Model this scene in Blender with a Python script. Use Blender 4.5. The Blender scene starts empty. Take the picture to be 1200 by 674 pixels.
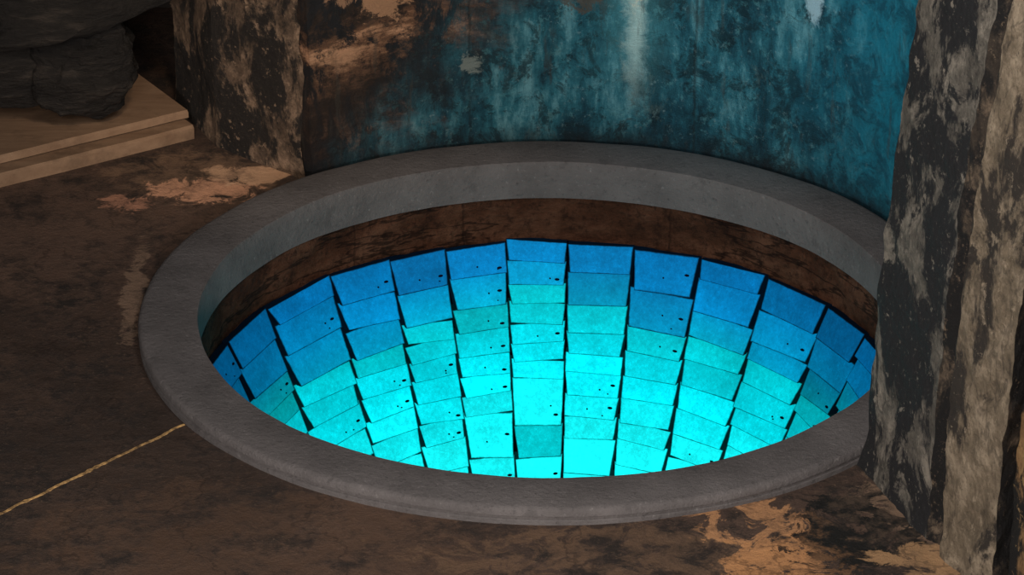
import bpy, math, random
from mathutils import Vector, noise as mn
random.seed(7)
S=bpy.context.scene
try:
    S.view_settings.view_transform='Standard'; S.view_settings.look='None'
except Exception as e: print(e)
# ---------------- camera
F=4944.0; D=12.0; PH=math.radians(26.2)
fw=Vector((0,math.cos(PH),-math.sin(PH))); up=Vector((0,math.sin(PH),math.cos(PH)))
cp=-D*fw+Vector((-.109,0,0))+up*.058
cd=bpy.data.cameras.new('camera'); cam=bpy.data.objects.new('camera',cd); S.collection.objects.link(cam)
cam.location=cp; cam.rotation_euler=(math.pi/2-PH,0,0)
cd.sensor_width=36; cd.lens=F/1200*36; cd.clip_end=100
S.camera=cam
FZ=-.05
def g(px,py,z=FZ):
    d=fw+Vector((1,0,0))*((px-600)/F)+up*((337-py)/F)
    t=(z-cp.z)/d.z
    p=cp+d*t
    return Vector((p.x,p.y))
# ---------------- node helpers
class M:
    def __init__(s,name,rough=.85,spec=.3):
        s.m=bpy.data.materials.new(name); s.m.use_nodes=True; s.nt=s.m.node_tree
        s.b=s.nt.nodes['Principled BSDF']; s.b.inputs['Roughness'].default_value=rough
        s.b.inputs['Specular IOR Level'].default_value=spec
        s.tc=s.nt.nodes.new('ShaderNodeTexCoord'); s.o=s.tc.outputs['Object']
        sp=s.nt.nodes.new('ShaderNodeSeparateXYZ'); s.L(s.o,sp.inputs[0]); s.x,s.y,s.z=sp.outputs
    def L(s,a,b): s.nt.links.new(a,b)
    def put(s,v,i):
        if isinstance(v,bpy.types.NodeSocket): s.L(v,i)
        elif v is not None:
            if isinstance(v,(tuple,list)) and len(v)==3 and i.type=='RGBA': v=(*v,1)
            i.default_value=v
    def sc(s,v,vec=None,loc=(0,0,0),rot=(0,0,0)):
        n=s.nt.nodes.new('ShaderNodeMapping'); s.L(vec or s.o,n.inputs[0]); n.inputs['Scale'].default_value=v; n.inputs['Location'].default_value=loc; n.inputs['Rotation'].default_value=rot
        return n.outputs[0]
    def noise(s,scale,det=6,ro=.6,vec=None,dist=0):
        n=s.nt.nodes.new('ShaderNodeTexNoise'); s.L(vec or s.o,n.inputs['Vector'])
        n.inputs['Scale'].default_value=scale; n.inputs['Detail'].default_value=det; n.inputs['Roughness'].default_value=ro; n.inputs['Distortion'].default_value=dist
        return n.outputs[0]
    def ma(s,op,a,b=0,c=None):
        n=s.nt.nodes.new('ShaderNodeMath'); n.operation=op; s.put(a,n.inputs[0]); s.put(b,n.inputs[1])
        if c is not None: s.put(c,n.inputs[2])
        return n.outputs[0]
    def st(s,v,a,b):
        n=s.nt.nodes.new('ShaderNodeMapRange'); n.interpolation_type='SMOOTHSTEP'
        s.put(v,n.inputs[0]); 
        if a<b: n.inputs[1].default_value=a; n.inputs[2].default_value=b
        else:
            n.inputs[1].default_value=b; n.inputs[2].default_value=a; n.inputs[3].default_value=1; n.inputs[4].default_value=0
        return n.outputs[0]
    def mix(s,f,a,b,mode='MIX'):
        n=s.nt.nodes.new('ShaderNodeMix'); n.data_type='RGBA'; n.blend_type=mode
        s.put(f,n.inputs[0]); s.put(a,n.inputs[6]); s.put(b,n.inputs[7]); return n.outputs[2]
    def ramp(s,f,stops):
        n=s.nt.nodes.new('ShaderNodeValToRGB'); s.L(f,n.inputs[0]); e=n.color_ramp.elements
        while len(e)<len(stops): e.new(.5)
        for k,(p,c) in zip(e,stops): k.position=p; k.color=(*c,1)
        return n.outputs[0]
    def bump(s,h,st=.5,dist=.01):
        n=s.nt.nodes.new('ShaderNodeBump'); n.inputs['Strength'].default_value=st; n.inputs['Distance'].default_value=dist
        s.L(h,n.inputs['Height']); s.L(n.outputs[0],s.b.inputs['Normal'])
    def col(s,c): s.put(c,s.b.inputs['Base Color'])
    def scale(s,c,f):
        n=s.nt.nodes.new('ShaderNodeVectorMath'); n.operation='SCALE'; s.put(c,n.inputs[0]); s.put(f,n.inputs['Scale']); return n.outputs[0]
    def crack(s,scale,wid,vec=None,det=5,ro=.55,dist=0):
        n=s.noise(scale,det,ro,vec,dist); return s.st(s.ma('ABSOLUTE',s.ma('SUBTRACT',n,.5)),wid,wid*.25)
    def blob(s,cx,cy,rx,ry,nz,amt=1.2,ax='xy',soft=.15):
        X=s.x; Y=s.y if ax=='xy' else s.z
        a=s.ma('DIVIDE',s.ma('SUBTRACT',X,cx),rx); b=s.ma('DIVIDE',s.ma('SUBTRACT',Y,cy),ry)
        d=s.ma('ADD',s.ma('MULTIPLY',a,a),s.ma('MULTIPLY',b,b))
        d=s.ma('ADD',d,s.ma('MULTIPLY',s.ma('SUBTRACT',nz,.5),amt*5))
        return s.st(d,1+soft,1-soft)
def srgb(r,gg,b):
    f=lambda c:(c/255/12.92 if c/255<=.04045 else ((c/255+.055)/1.055)**2.4)
    return (f(r),f(gg),f(b))
# ---------------- materials
m=M('weathered_dark_floor',.7,.35)
n1=m.noise(2.2,8,.65); n2=m.noise(9,9,.75); n3=m.noise(90,3,.7); n4=m.noise(9,9,.72,dist=.8)
c=m.ramp(n1,[(.3,(.028,.019,.015)),(.5,(.068,.042,.031)),(.7,(.120,.072,.050))])
c=m.mix(m.st(n2,.46,.62),c,(.024,.017,.014))
c=m.mix(m.ma('MULTIPLY',m.st(n3,.58,.7),.35),c,(.22,.14,.09))
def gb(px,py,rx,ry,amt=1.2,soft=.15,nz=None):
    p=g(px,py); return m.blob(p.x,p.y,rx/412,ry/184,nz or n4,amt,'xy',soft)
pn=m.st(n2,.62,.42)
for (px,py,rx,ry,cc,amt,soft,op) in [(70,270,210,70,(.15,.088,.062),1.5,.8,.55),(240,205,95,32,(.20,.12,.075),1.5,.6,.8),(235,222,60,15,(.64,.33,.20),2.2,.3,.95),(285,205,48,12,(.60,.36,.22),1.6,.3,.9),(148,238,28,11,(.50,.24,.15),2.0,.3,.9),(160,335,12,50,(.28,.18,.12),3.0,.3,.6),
        (100,560,260,130,(.026,.018,.014),1.0,.9,.6),(350,640,260,50,(.12,.066,.040),2.0,.8,.5),  # first blob darkens the lower left, light falloff painted into the floor
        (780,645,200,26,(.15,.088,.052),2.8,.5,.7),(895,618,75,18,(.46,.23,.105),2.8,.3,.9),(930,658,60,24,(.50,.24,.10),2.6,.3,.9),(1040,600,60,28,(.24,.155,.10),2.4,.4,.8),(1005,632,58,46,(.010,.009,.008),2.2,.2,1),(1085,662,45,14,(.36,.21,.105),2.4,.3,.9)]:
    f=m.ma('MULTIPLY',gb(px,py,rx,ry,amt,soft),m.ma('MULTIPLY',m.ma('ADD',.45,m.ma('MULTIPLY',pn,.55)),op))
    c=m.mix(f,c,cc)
c=m.mix(m.ma('MULTIPLY',m.crack(1.6,.006,det=6),.4),c,(.015,.01,.008))
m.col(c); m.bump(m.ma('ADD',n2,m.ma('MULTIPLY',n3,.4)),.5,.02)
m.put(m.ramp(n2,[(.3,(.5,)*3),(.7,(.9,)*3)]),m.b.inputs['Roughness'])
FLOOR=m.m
m=M('grey_cast_concrete',.85,.2)
n1=m.noise(5,6,.6); n2=m.noise(60,5,.75); n5=m.noise(14,6,.7)
c=m.ramp(n1,[(.3,(.090,.081,.080)),(.7,(.144,.130,.128))])
c=m.mix(m.st(n2,.55,.75),c,(.055,.050,.050)); c=m.mix(m.ma('MULTIPLY',m.st(n2,.42,.30),.6),c,(.22,.205,.20))
c=m.mix(m.ma('MULTIPLY',m.st(n5,.55,.68),.35),c,(.045,.041,.041))
m.col(c); m.bump(m.ma('ADD',n2,m.ma('MULTIPLY',n1,.5)),.6,.014); RIM=m.m
m=M('brown_rock_shaft',.9,.1)
n1=m.noise(4.0,9,.74,m.sc((1,1,1.8))); n2=m.noise(30,7,.78)
c=m.ramp(n1,[(.32,(.034,.013,.007)),(.48,(.085,.034,.018)),(.66,(.17,.076,.044))])
c=m.mix(m.ma('MULTIPLY',m.st(n2,.48,.64),.7),c,(.020,.009,.006))
for th in (-36,-15,22):
    w=m.ma('ABSOLUTE',m.ma('SUBTRACT',m.ma('ADD',m.x,m.ma('MULTIPLY',m.ma('SUBTRACT',n2,.5),.03)),math.sin(math.radians(th))))
    c=m.mix(m.ma('MULTIPLY',m.st(w,.005,.001),.45),c,(.006,.003,.002))
k1=m.crack(.9,.015,m.sc((1,1,6),loc=(3,1,2)),6,.6)
c=m.mix(m.ma('MULTIPLY',k1,.7),c,(.006,.003,.002))
m.col(c); m.bump(m.ma('ADD',n1,m.ma('MULTIPLY',n2,.5)),1,.05); SHAFT=m.m
# back wall: weathered plaster with the blue-teal light painted into its colour
m=M('weathered_plaster_painted_glow',.85,.2)
n1=m.noise(3.2,8,.65); n2=m.noise(10,9,.78,dist=.5); n3=m.noise(50,7,.8); n4=m.noise(5,9,.75,m.sc((1,1,.8)),.6); n6=m.noise(22,8,.78)
strk=m.noise(4,8,.68,m.sc((2.6,2.6,.9))); strk2=m.noise(9,6,.65,m.sc((2.2,2.2,.35)))
strat=m.noise(2.2,9,.74,m.sc((1,1,3.0)),.3)
br=m.ramp(strat,[(.34,(.014,.011,.010)),(.45,(.045,.028,.020)),(.54,(.16,.080,.046)),(.62,(.52,.28,.16))])
br=m.mix(m.st(n4,.47,.54),br,(.016,.016,.018))
br=m.mix(m.ma('MULTIPLY',m.st(n6,.50,.62),.75),br,(.013,.011,.011))
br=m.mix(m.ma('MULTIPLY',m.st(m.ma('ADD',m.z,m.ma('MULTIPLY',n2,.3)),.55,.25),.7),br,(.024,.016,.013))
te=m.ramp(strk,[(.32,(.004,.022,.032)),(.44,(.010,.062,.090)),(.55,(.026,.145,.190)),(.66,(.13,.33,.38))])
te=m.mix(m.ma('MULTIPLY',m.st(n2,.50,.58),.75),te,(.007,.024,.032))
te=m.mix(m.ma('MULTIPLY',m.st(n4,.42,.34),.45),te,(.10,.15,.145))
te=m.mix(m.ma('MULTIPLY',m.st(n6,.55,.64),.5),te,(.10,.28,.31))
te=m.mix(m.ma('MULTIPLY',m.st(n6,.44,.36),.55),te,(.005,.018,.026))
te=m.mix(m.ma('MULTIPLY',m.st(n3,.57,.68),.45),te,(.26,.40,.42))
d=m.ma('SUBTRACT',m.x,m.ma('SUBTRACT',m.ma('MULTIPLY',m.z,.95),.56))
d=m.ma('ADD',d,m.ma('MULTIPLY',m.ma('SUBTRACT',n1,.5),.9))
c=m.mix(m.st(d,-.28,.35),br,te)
c=m.mix(m.ma('MULTIPLY',m.st(m.ma('ADD',m.x,m.ma('MULTIPLY',n1,.35)),.85,1.22),.72),c,m.mix(m.st(n2,.4,.6),(.008,.25,.37),(.006,.11,.175)))  # brighter blue glow towards the right end, painted into the colour
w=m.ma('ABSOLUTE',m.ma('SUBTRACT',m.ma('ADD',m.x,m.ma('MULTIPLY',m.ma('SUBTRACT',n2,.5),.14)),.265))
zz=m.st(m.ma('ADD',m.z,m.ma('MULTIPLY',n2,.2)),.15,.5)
c=m.mix(m.ma('MULTIPLY',m.ma('MULTIPLY',m.st(w,.15,.0),zz),.42),c,(.12,.38,.42))  # soft glow around the pale streak, painted into the wall colour
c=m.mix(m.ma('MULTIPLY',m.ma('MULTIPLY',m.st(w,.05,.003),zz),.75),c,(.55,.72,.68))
c=m.mix(m.ma('MULTIPLY',m.st(strk2,.57,.66),.4),c,(.060,.052,.042))
for xj in (-.24,.45):
    w=m.ma('ABSOLUTE',m.ma('SUBTRACT',m.ma('ADD',m.x,m.ma('MULTIPLY',m.ma('SUBTRACT',n2,.5),.03)),xj))
    c=m.mix(m.ma('MULTIPLY',m.ma('MULTIPLY',m.st(w,.007,.001),m.st(n1,.4,.55)),.5),c,(.010,.012,.012))
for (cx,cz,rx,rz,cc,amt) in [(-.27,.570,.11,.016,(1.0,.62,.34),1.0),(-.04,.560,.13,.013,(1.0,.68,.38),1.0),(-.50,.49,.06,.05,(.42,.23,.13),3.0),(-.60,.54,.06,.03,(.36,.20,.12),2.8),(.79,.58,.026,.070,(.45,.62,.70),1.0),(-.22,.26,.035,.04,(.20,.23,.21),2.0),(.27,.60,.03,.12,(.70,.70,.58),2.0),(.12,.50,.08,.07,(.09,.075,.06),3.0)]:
    c=m.mix(m.ma('MULTIPLY',m.blob(cx,cz,rx,rz,n2,amt,'xz',.4),.85),c,cc)  # the tan streaks at the top are highlights painted into the colour
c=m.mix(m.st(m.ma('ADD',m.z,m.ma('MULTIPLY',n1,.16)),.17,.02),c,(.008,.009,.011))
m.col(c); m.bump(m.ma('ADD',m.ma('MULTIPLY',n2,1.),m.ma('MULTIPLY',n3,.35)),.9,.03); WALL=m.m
def mott(name,base,dark,light,th=(.46,.54),sc=3.4,ver=.6,ck=.4):
    m=M(name,.85,.3)
    v=m.sc((1,1,ver)); n1=m.noise(sc,9,.68,v,.4); n2=m.noise(10,9,.75); n3=m.noise(70,5,.75); n5=m.noise(22,6,.7)
    c=m.ramp(n2,[(.32,tuple(k*.4 for k in base)),(.5,base),(.66,light)])
    c=m.mix(m.st(n1,*th),c,dark)
    c=m.mix(m.ma('MULTIPLY',m.st(n5,.60,.66),.7),c,light)
    c=m.mix(m.ma('MULTIPLY',m.st(n3,.60,.68),.45),c,light)
    c=m.mix(m.ma('MULTIPLY',m.st(n3,.42,.34),.6),c,dark)
    k=m.crack(1.8,.008,m.sc((1,1,.5)),6,.6)
    c=m.mix(m.ma('MULTIPLY',k,ck),c,dark)
    m.col(c); m.bump(m.ma('ADD',m.ma('MULTIPLY',n1,.8),m.ma('ADD',n2,m.ma('MULTIPLY',n3,.3))),1,.045); return m.m
PIL_G=mott('mottled_grey_plaster',(.145,.130,.108),(.017,.017,.019),(.34,.30,.245),(.46,.51),4.6)
PIL_T=mott('pitted_tan_plaster',(.22,.170,.115),(.040,.032,.026),(.44,.35,.25),(.50,.57),5)
PIL_D=mott('ochre_black_plaster',(.30,.17,.075),(.012,.011,.010),(.42,.27,.12),(.44,.49),2.6)
PIL_K=mott('dark_recess_plaster',(.06,.045,.033),(.010,.009,.009),(.25,.18,.12),(.42,.50),5)  # darker plaster on the recess faces beside the tan strip
PIER=mott('mottled_tan_stone',(.18,.118,.078),(.026,.021,.018),(.48,.32,.21),(.46,.53),5.5)
m=M('dark_layered_rock',.7,.3)
n1=m.noise(4,9,.68,m.sc((1,1,3.6),rot=(.1,.3,0))); n2=m.noise(25,6,.7)
m.col(m.ramp(n1,[(.3,(.006,.005,.005)),(.55,(.024,.020,.017)),(.72,(.085,.066,.052))])); m.bump(m.ma('ADD',n1,m.ma('MULTIPLY',n2,.2)),1,.08); ROCK=m.m
m=M('aged_tan_wood',.8,.25)
n1=m.noise(3,7,.6,m.sc((1.2,7,7),rot=(0,0,-.75))); n2=m.noise(60,4,.7); n3=m.noise(6,6,.7)
c=m.mix(m.ma('MULTIPLY',n2,.3),m.ramp(n1,[(.3,(.20,.118,.070)),(.7,(.30,.188,.115))]),(.12,.07,.04))
c=m.mix(m.ma('MULTIPLY',m.st(n3,.5,.68),.5),c,(.09,.055,.035))
m.col(c); m.bump(n1,.3,.01); WOOD=m.m
m=M('brass_joint',.7,.3); n1=m.noise(40,4,.7); m.col(m.ramp(n1,[(.35,(.10,.06,.03)),(.6,(.55,.33,.13))])); SEAM=m.m
# tiles
m=M('glowing_glazed_tile',.75,.08)
at=m.nt.nodes.new('ShaderNodeAttribute'); at.attribute_name='Col'
uv=m.tc.outputs['UV']; sp=m.nt.nodes.new('ShaderNodeSeparateXYZ'); m.L(uv,sp.inputs[0])
n0=m.noise(30,4,.6)
def edge(u): return m.ma('MINIMUM',u,m.ma('SUBTRACT',1,u))
e=m.ma('MINIMUM',edge(sp.outputs[0]),m.ma('MULTIPLY',edge(sp.outputs[1]),.6))
e=m.ma('ADD',e,m.ma('MULTIPLY',m.ma('SUBTRACT',n0,.5),.03))
em=m.st(e,.000,.026)  # tile borders darkened in the glow colour in place of shadow lines
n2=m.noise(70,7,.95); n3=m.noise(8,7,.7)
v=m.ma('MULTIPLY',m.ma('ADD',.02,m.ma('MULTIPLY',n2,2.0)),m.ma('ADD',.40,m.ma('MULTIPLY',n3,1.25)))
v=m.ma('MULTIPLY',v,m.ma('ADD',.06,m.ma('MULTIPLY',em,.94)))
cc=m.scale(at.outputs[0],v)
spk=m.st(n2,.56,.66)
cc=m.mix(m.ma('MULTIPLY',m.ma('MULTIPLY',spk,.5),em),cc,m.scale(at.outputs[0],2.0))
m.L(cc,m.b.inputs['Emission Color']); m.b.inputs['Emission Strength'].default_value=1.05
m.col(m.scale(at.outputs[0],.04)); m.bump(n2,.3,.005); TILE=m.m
m=M('dark_grout',.9,.05); m.col((.003,.002,.014)); GROUT=m.m
# ---------------- mesh helpers
def obj(name,verts,faces,mats,mi=None,smooth=False):
    me=bpy.data.meshes.new(name); me.from_pydata([tuple(v) for v in verts],[],faces); me.update()
    for k in mats: me.materials.append(k)
    if mi: me.polygons.foreach_set('material_index',mi)
    if smooth: me.polygons.foreach_set('use_smooth',[True]*len(me.polygons))
    import bmesh
    bm=bmesh.new(); bm.from_mesh(me); bmesh.ops.recalc_face_normals(bm,faces=bm.faces); bm.to_mesh(me); bm.free()
    o=bpy.data.objects.new(name,me); S.collection.objects.link(o); return o
def fb(p,sc,oct=4):
    v=Vector((0,0,0)); a=1
    q=Vector(p)*sc
    for i in range(oct):
        v+=mn.noise_vector(q)*a; q=q*2.1+Vector((3.1,1.7,9.2)); a*=.5
    return v
def lathe(name,prof,mat,seg=256,closed=True,amp=0,sc=3,smooth=True):
    V=[];Fc=[];n=len(prof)
    for i in range(seg):
        a=2*math.pi*i/seg
        for r,z in prof:
            p=Vector((r*math.cos(a),r*math.sin(a),z))
            if amp: p+=fb(p,sc)*amp
            V.append(p)
    for i in range(seg):
        j=(i+1)%seg
        for k in range(n if closed else n-1):
            l=(k+1)%n
            Fc.append((i*n+k,j*n+k,j*n+l,i*n+l))
    return obj(name,V,Fc,[mat],smooth=smooth)
def prism(name,pts,z0,z1,mats,segmat,step=.04,amp=.02,sc=3,lean=None,flare=0):
    P=[];MI=[]
    for i in range(len(pts)):
        a=Vector(pts[i]);b=Vector(pts[(i+1)%len(pts)])
        st=step if segmat[i][1] else .5
        k=max(1,int((b-a).length/st))
        for t in range(k): P.append(a.lerp(b,t/k)); MI.append(segmat[i][0])
    cen=sum(P,Vector((0,0)))/len(P)
    nz=max(2,int((z1-z0)/(step)))
    V=[];Fc=[];mi=[]
    for h in range(nz+1):
        z=z0+(z1-z0)*h/nz
        for p in P:
            q=Vector((p.x,p.y,z))
            q+=fb(q,sc)*amp
            if flare: 
                f=flare*math.exp(-max(0,z-FZ)/.07); dr=(p-cen).normalized(); q.x+=dr.x*f; q.y+=dr.y*f
            if lean: q.x+=lean(z)
            q.z=z
            V.append(q)
    n=len(P)
    for h in range(nz):
        for k in range(n):
            l=(k+1)%n; Fc.append((h*n+k,h*n+l,(h+1)*n+l,(h+1)*n+k)); mi.append(MI[k])
    Fc.append(tuple(range(nz*n,nz*n+n))); mi.append(0)
    Fc.append(tuple(reversed(range(n)))); mi.append(0)
    return obj(name,V,Fc,mats,mi)
# ---------------- floor with round hole
V=[];Fc=[];seg=128
rs=[1.07,1.3,1.6,2.2,3.2,None]
for i in range(seg):
    a=2*math.pi*i/seg; c,s=math.cos(a),math.sin(a)
    for r in rs:
        if r is None:
            k=min(6/max(abs(c),1e-6),6/max(abs(s),1e-6)); V.append((c*k,s*k,FZ))
        else: V.append((c*r,s*r,FZ))
for i in range(seg):
    j=(i+1)%seg
    for k in range(5): Fc.append((i*6+k,i*6+k+1,j*6+k+1,j*6+k))
obj('floor',V,Fc,[FLOOR])
# ---------------- floor joint strip
a=g(-60,632);b=g(216,498);V=[];Fc=[];n=60
dr=(b-a).normalized(); nn=Vector((-dr.y,dr.x))
for i in range(n+1):
    p=a.lerp(b,i/n)+nn*(mn.noise(Vector((i*.2,0,0)))*.008)
    w=.003+.006*abs(mn.noise(Vector((i*.5,5,0))))
    for sgn in(-1,1):
        q=p+nn*w*sgn; V+= [(q.x,q.y,FZ-.004),(q.x,q.y,FZ+.0025)]
for i in range(n):
    k=i*4; Fc+=[(k+1,k+3,k+7,k+5),(k,k+1,k+5,k+4),(k+2,k+6,k+7,k+3)]
Fc+=[(0,2,3,1),(4*n,4*n+1,4*n+3,4*n+2)]
obj('floor_joint_strip',V,Fc,[SEAM])
# ---------------- well
well=bpy.data.objects.new('round_stone_well',None); S.collection.objects.link(well)
rim=lathe('rim',[(1.0,-.122),(1.0,-.06),(1.0,-.006),(1.002,-.001),(1.006,0),(1.08,.001),(1.152,0),(1.162,-.003),(1.168,-.010),(1.169,-.024),(1.162,-.028),(1.162,-.034),(1.168,-.038),(1.168,-.06),(1.06,-.07),(1.06,-.122)],RIM,256,True,.0035,2.5)
mod=rim.modifiers.new('e','EDGE_SPLIT'); mod.split_angle=math.radians(50)
sh=[(1.012,-.118)]+[(1.012,-.118-.012*i) for i in range(1,14)]+[(1.10,-.28),(1.10,-.118)]
shaft=lathe('rock_shaft',sh,SHAFT,360,True,.010,7)
def rad(d): return 1.0-.35*(d-.245)
back=lathe('tile_backing',[(rad(.25)+.05,-.27),(rad(1.9)+.05,-1.9),(rad(1.9)+.09,-1.9),(rad(.25)+.09,-.27)],GROUT,128)
bot=lathe('shaft_bottom',[(0.001,-1.88),(.5,-1.88),(.5,-1.93),(0.001,-1.93)],GROUT,64)
bd=[-72,-57.5,-41.5,-29,-18.4,-7.4,3.6,15.5,28,41.7,57]
step=(360-72-57)/19
for i in range(1,19): bd.append(57+step*i)
nb=len(bd); bd2=bd+[288]
def y2d(y): return (y-170)/430
rows_c={5:[283,308,337,360,386,410,433,455,515,556,600,650,700,760,850],
        4:[286,322,361,391,422,447,472,496,553,590,640,700,760,850],
        6:[286,320,361,396,424,447,476,503,530,575,620,690,760,850],
        7:[286,336,384,415,446,474,505,528,560,600,660,720,850],
        3:[286,330,372,395,418,442,470,497,524,560,600,660,740,850]}
V=[];Fc=[];C=[];UV=[];MI=[]
def lerp3(a,b,t):
    t=min(1,max(0,t)); return tuple(a[i]+(b[i]-a[i])*t for i in range(3))
GR=[(285,srgb(0,104,164)),(320,srgb(0,124,184)),(355,srgb(0,142,188)),(378,srgb(0,182,190)),(410,srgb(0,212,226)),(450,srgb(0,236,248)),(520,srgb(18,252,255)),(900,srgb(30,255,255))]  # light growing with depth is put into the tile colours
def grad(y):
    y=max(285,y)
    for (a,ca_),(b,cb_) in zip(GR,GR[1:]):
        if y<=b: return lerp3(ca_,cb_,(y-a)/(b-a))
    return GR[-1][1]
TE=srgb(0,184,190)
for j in range(nb):
    a0,a1=math.radians(bd2[j]),math.radians(bd2[j+1])
    if j in rows_c: rows=list(rows_c[j])
    else:
        rows=[284]; y=284; off=random.choice([24,38]); y+=off; rows.append(y)
        while y<850:
            y+=random.uniform(24,34) if y>360 else random.uniform(32,42)
            rows.append(y)
    am0=(a0+a1)/2
    deg=math.degrees(am0); side=abs(deg) if deg<180 else 360-deg
    for i in range(len(rows)-1):
        d0,d1=y2d(rows[i]),y2d(rows[i+1])
        da=a1-a0; gap=.010*da
        lift=random.uniform(.0,.006)
        nl=random.uniform(.0,.065)*da; nr=random.uniform(.0,.04)*da
        rt=rad(d0)+.003; rb=rad(d1)-.008-lift
        yl=random.uniform(-.006,.006)
        sk2=random.uniform(-.008,.008)
        def P(a,r,d): return (r*math.sin(a),r*math.cos(a),-d)
        fl=[P(a0+gap,rt+yl,d0+.001+sk2),P(a1-gap,rt-yl,d0+.001-sk2),P(a1-gap-nr,rb-yl,d1-.001-sk2*.8),P(a0+gap+nl,rb+yl,d1-.001+sk2*.8)]
        bk=[P(a0+gap,rt+.035,d0+.002),P(a1-gap,rt+.035,d0+.002),P(a1-gap-nr,rb+.045,d1-.0015),P(a0+gap+nl,rb+.045,d1-.0015)]
        b=len(V); V+=fl+bk
        fs=[(b,b+1,b+2,b+3),(b+7,b+6,b+5,b+4),(b,b+4,b+5,b+1),(b+1,b+5,b+6,b+2),(b+2,b+6,b+7,b+3),(b+3,b+7,b+4,b)]
        y0_,y1_=rows[i],rows[i+1]
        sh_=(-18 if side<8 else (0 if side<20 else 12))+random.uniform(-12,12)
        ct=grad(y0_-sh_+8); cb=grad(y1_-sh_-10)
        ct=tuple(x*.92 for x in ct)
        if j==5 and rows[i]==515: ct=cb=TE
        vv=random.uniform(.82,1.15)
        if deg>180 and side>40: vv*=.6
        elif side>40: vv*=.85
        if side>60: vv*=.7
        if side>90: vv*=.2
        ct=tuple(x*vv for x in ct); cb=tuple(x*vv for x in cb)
        for q,f in enumerate(fs):
            Fc.append(f)
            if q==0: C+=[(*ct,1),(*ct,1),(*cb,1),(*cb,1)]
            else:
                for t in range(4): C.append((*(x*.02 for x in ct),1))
            UV+= [(0,0),(1,0),(1,1),(0,1)] if q==0 else [(.5,.5)]*4
            MI.append(0)
        if random.random()<.45 and (d1-d0)>.055:
            for (fu,fv,rr,el) in [(.70+random.uniform(-.3,.08),.80+random.uniform(-.25,.02),.0030,1),(.87,.66+random.uniform(-.2,.16),.0042,1.9),(.80+random.uniform(-.1,.05),.84,.0022,1.3)][:random.choice([2,3])]:
                A,B_,Cc,Dd=[Vector(x) for x in fl]
                p=A.lerp(B_,fu).lerp(Dd.lerp(Cc,fu),fv)
                ux=(B_-A).normalized(); uy=(Dd-A).normalized(); nrm=ux.cross(uy).normalized()
                if nrm.dot(Vector((p.x,p.y,0)))>0: nrm=-nrm
                b=len(V); ns=8
                for hh in(.0,.0018):
                    for t in range(ns):
                        th=2*math.pi*t/ns; V.append(tuple(p+ux*(math.cos(th)*rr*el)+uy*(math.sin(th)*rr)+nrm*hh))
                Fc.append(tuple(range(b+ns,b+2*ns))); MI.append(1); C+=[(0,0,0,1)]*ns; UV+=[(.5,.5)]*ns
                for t in range(ns):
                    u=(t+1)%ns; Fc.append((b+t,b+u,b+ns+u,b+ns+t)); MI.append(1); C+=[(0,0,0,1)]*4; UV+=[(.5,.5)]*4
me=bpy.data.meshes.new('glowing_tiles'); me.from_pydata(V,[],Fc); me.update()
me.materials.append(TILE); me.materials.append(GROUT); me.polygons.foreach_set('material_index',MI)
ca=me.color_attributes.new('Col','FLOAT_COLOR','CORNER'); ca.data.foreach_set('color',[x for c in C for x in c])
ul=me.uv_layers.new(name='UVMap'); ul.data.foreach_set('uv',[x for c in UV for x in c])
tiles=bpy.data.objects.new('glowing_tiles',me); S.collection.objects.link(tiles)
for o in (rim,shaft,back,bot,tiles): o.parent=well
# ---------------- back niche wall
p1=g(332,197); th0=math.atan2(p1.y,p1.x); R1=1.188
pts=[];sm=[]
n=40; th1=math.radians(8)
for i in range(n+1):
    t=th0+(th1-th0)*i/n; pts.append((R1*math.cos(t),R1*math.sin(t))); sm.append((0,True))
sm[-1]=(0,False)
for i in range(n+1):
    t=th1+(th0-th1)*i/n; pts.append((1.55*math.cos(t),1.55*math.sin(t))); sm.append((0,False))
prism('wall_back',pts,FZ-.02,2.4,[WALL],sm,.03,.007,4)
# ---------------- left pier
th2=th0+.004
p1=Vector((1.222*math.cos(th2),1.222*math.sin(th2))); p2=g(254,172); p3=g(208,118)
po=p1*1.28
prism('stone_pier',[p1,p2,p3,(p3.x+.08,2.2),(po.x,2.2),po],FZ-.02,2.4,[PIER],[(0,True),(0,True),(0,True),(0,False),(0,False),(0,False)],.025,.014,5,flare=.006)
prism('wall_left',[(-4,2.35),(-.7,2.35),(-.7,2.7),(-4,2.7)],FZ-.02,2.4,[PIER],[(0,True),(0,False),(0,False),(0,False)],.08,.04,2)
# ---------------- right pillar
A=g(1017,545);B=g(1088,626);Bn=g(1104,634);B2=B+Vector((.022,-.090));C_=g(1162,700);C2=C_+Vector((.045,.05));Dp=g(1290,800)
def lean(z): z=min(max(z,0),2.0); return .050*z*z
prism('stone_pillar',[A,B,Bn,B2,C_,C2,Dp,(2.2,.3),(1.30,.40)],FZ-.02,2.4,[PIL_G,PIL_T,PIL_D,PIL_K],[(0,True),(3,True),(3,True),(1,True),(3,True),(2,True),(0,False),(0,False),(0,True)],.016,.009,11,lean=lean,flare=.028)
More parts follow.
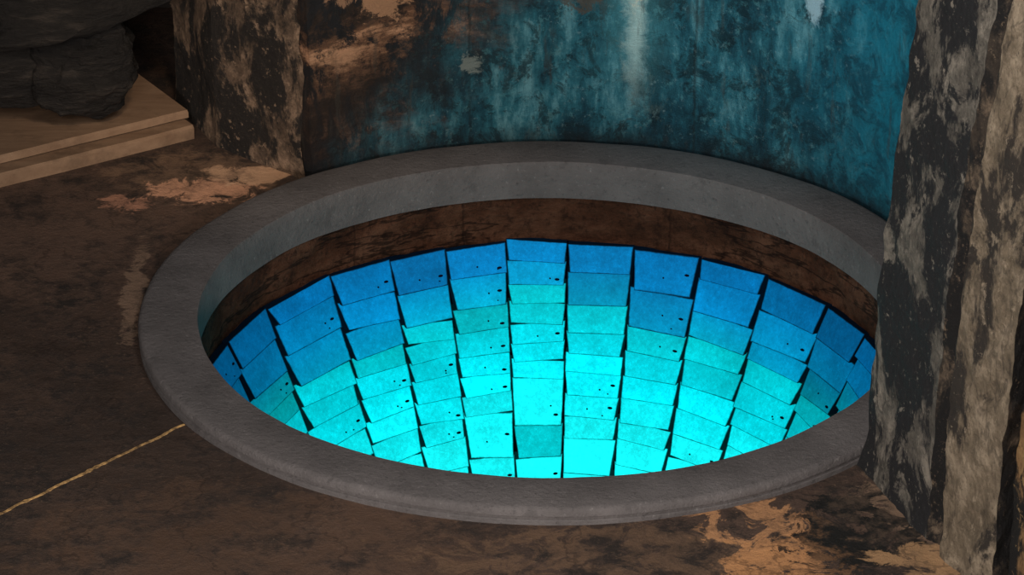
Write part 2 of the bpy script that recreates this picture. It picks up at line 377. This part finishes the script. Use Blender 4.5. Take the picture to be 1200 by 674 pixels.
# ---------------- plank step
stepo=bpy.data.objects.new('plank_step',None); S.collection.objects.link(stepo)
def board(name,e0,e1,depth,z0,z1):
    d=(e1-e0); u=d.normalized(); v=Vector((-u.y,u.x))
    n=24; L=d.length
    ring=[(0,z0),(0.0,z1-.008),(.008,z1),(depth,z1),(depth,z0)]
    V=[];Fc=[]
    for i in range(n+1):
        for (q,z) in ring:
            p=e0+u*(L*i/n)+v*q
            w=fb((p.x,p.y,z),6)*.003
            V.append((p.x+w.x,p.y+w.y,z+w.z*.3))
    k=len(ring)
    for i in range(n):
        for r in range(k):
            s=(r+1)%k; Fc.append((i*k+r,(i+1)*k+r,(i+1)*k+s,i*k+s))
    Fc+=[tuple(range(k)),tuple(reversed(range(n*k,n*k+k)))]
    o=obj(name,V,Fc,[WOOD]); o.parent=stepo; return o
board('lower_board',g(-120,250),g(228,163),.50,FZ,FZ+.045)
board('upper_board',g(-120,220,FZ+.05),g(221,138,FZ+.05),.40,FZ+.050,FZ+.074)
# ---------------- boulder
import bmesh
def lump(c,r,amp,sc,seed,sub=5,tilt=0):
    bm=bmesh.new(); bmesh.ops.create_icosphere(bm,subdivisions=sub,radius=1)
    for v in bm.verts:
        p=v.co.copy()
        k=(abs(p.x)**3+abs(p.y)**3+abs(p.z)**3)**(1/3); p=p/k
        p+=fb(p+Vector((seed,0,0)),sc)*amp
        st=math.sin((p.z+.25*p.x)*9+seed)*.035; p.x*=1+st; p.y*=1+st
        q=Vector((p.x*r[0],p.y*r[1],p.z*r[2]))
        q=Vector((q.x*math.cos(tilt)-q.z*math.sin(tilt),q.y,q.x*math.sin(tilt)+q.z*math.cos(tilt)))
        v.co=q+Vector(c)
    V=[v.co.copy() for v in bm.verts]; Fc=[tuple(v.index for v in f.verts) for f in bm.faces]; bm.free()
    return V,Fc
V=[];Fc=[]
bz=FZ+.074
c1=g(92,162,bz)
for (c,r,am,sc_,sd,ti) in [((c1.x,c1.y+.15,bz+.13),(.165,.14,.15),.22,1.5,3.1,.05),
                        ((c1.x-.32,c1.y+.22,bz+.20),(.30,.20,.22),.20,1.3,8.3,.05),
                        ((c1.x-.11,c1.y+.18,bz+.36),(.40,.20,.14),.22,1.3,5.7,.22),
                        ((c1.x-.10,c1.y+.20,bz+.58),(.41,.20,.17),.22,1.3,1.2,.16)]:
    v,f=lump(c,r,am,sc_,sd,5,ti); b=len(V); V+=v; Fc+=[tuple(i+b for i in q) for q in f]
zmin=min(v[2] for v in V)
V=[Vector((v[0],v[1],v[2]+(bz-zmin)+.001)) for v in V]
obj('boulder',V,Fc,[ROCK],smooth=True)
# ---------------- lights
def area(name,loc,tgt,size,e,col,sp=None):
    l=bpy.data.lights.new(name,'AREA'); l.size=size; l.energy=e; l.color=col
    o=bpy.data.objects.new(name,l); S.collection.objects.link(o); o.location=loc
    o.rotation_euler=(Vector(tgt)-Vector(loc)).to_track_quat('-Z','Y').to_euler(); return o
def spot(name,loc,tgt,e,col,ang,blend=1,rad=.15):
    l=bpy.data.lights.new(name,'SPOT'); l.energy=e; l.color=col; l.spot_size=math.radians(ang); l.spot_blend=blend; l.shadow_soft_size=rad
    o=bpy.data.objects.new(name,l); S.collection.objects.link(o); o.location=loc
    o.rotation_euler=(Vector(tgt)-Vector(loc)).to_track_quat('-Z','Y').to_euler(); return o
area('key_light',(-1.4,-5.6,3.6),(.1,0,0),1.2,95,(1,.94,.88))
area('low_light',(-.9,-6.0,1.3),(.1,1,.1),.8,190,(1,.92,.86))
area('top_light',(.3,-2.4,3.2),(.2,-1.5,0),.9,44,(1,.96,.92))
spot('wall_fill_warm',(-.6,-1.2,2.6),(-.80,1.1,.50),110,(1,.75,.5),36)  # unseen warm spot added to brighten the pier and wall
spot('wall_fill_blue',(.3,-1.0,2.6),(.70,1.15,.55),130,(.40,.86,1),30)  # unseen floating spot added to put blue light on the wall
w=bpy.data.worlds.new('world'); S.world=w; w.use_nodes=True
w.node_tree.nodes['Background'].inputs[0].default_value=(.95,.95,1,1); w.node_tree.nodes['Background'].inputs[1].default_value=.025
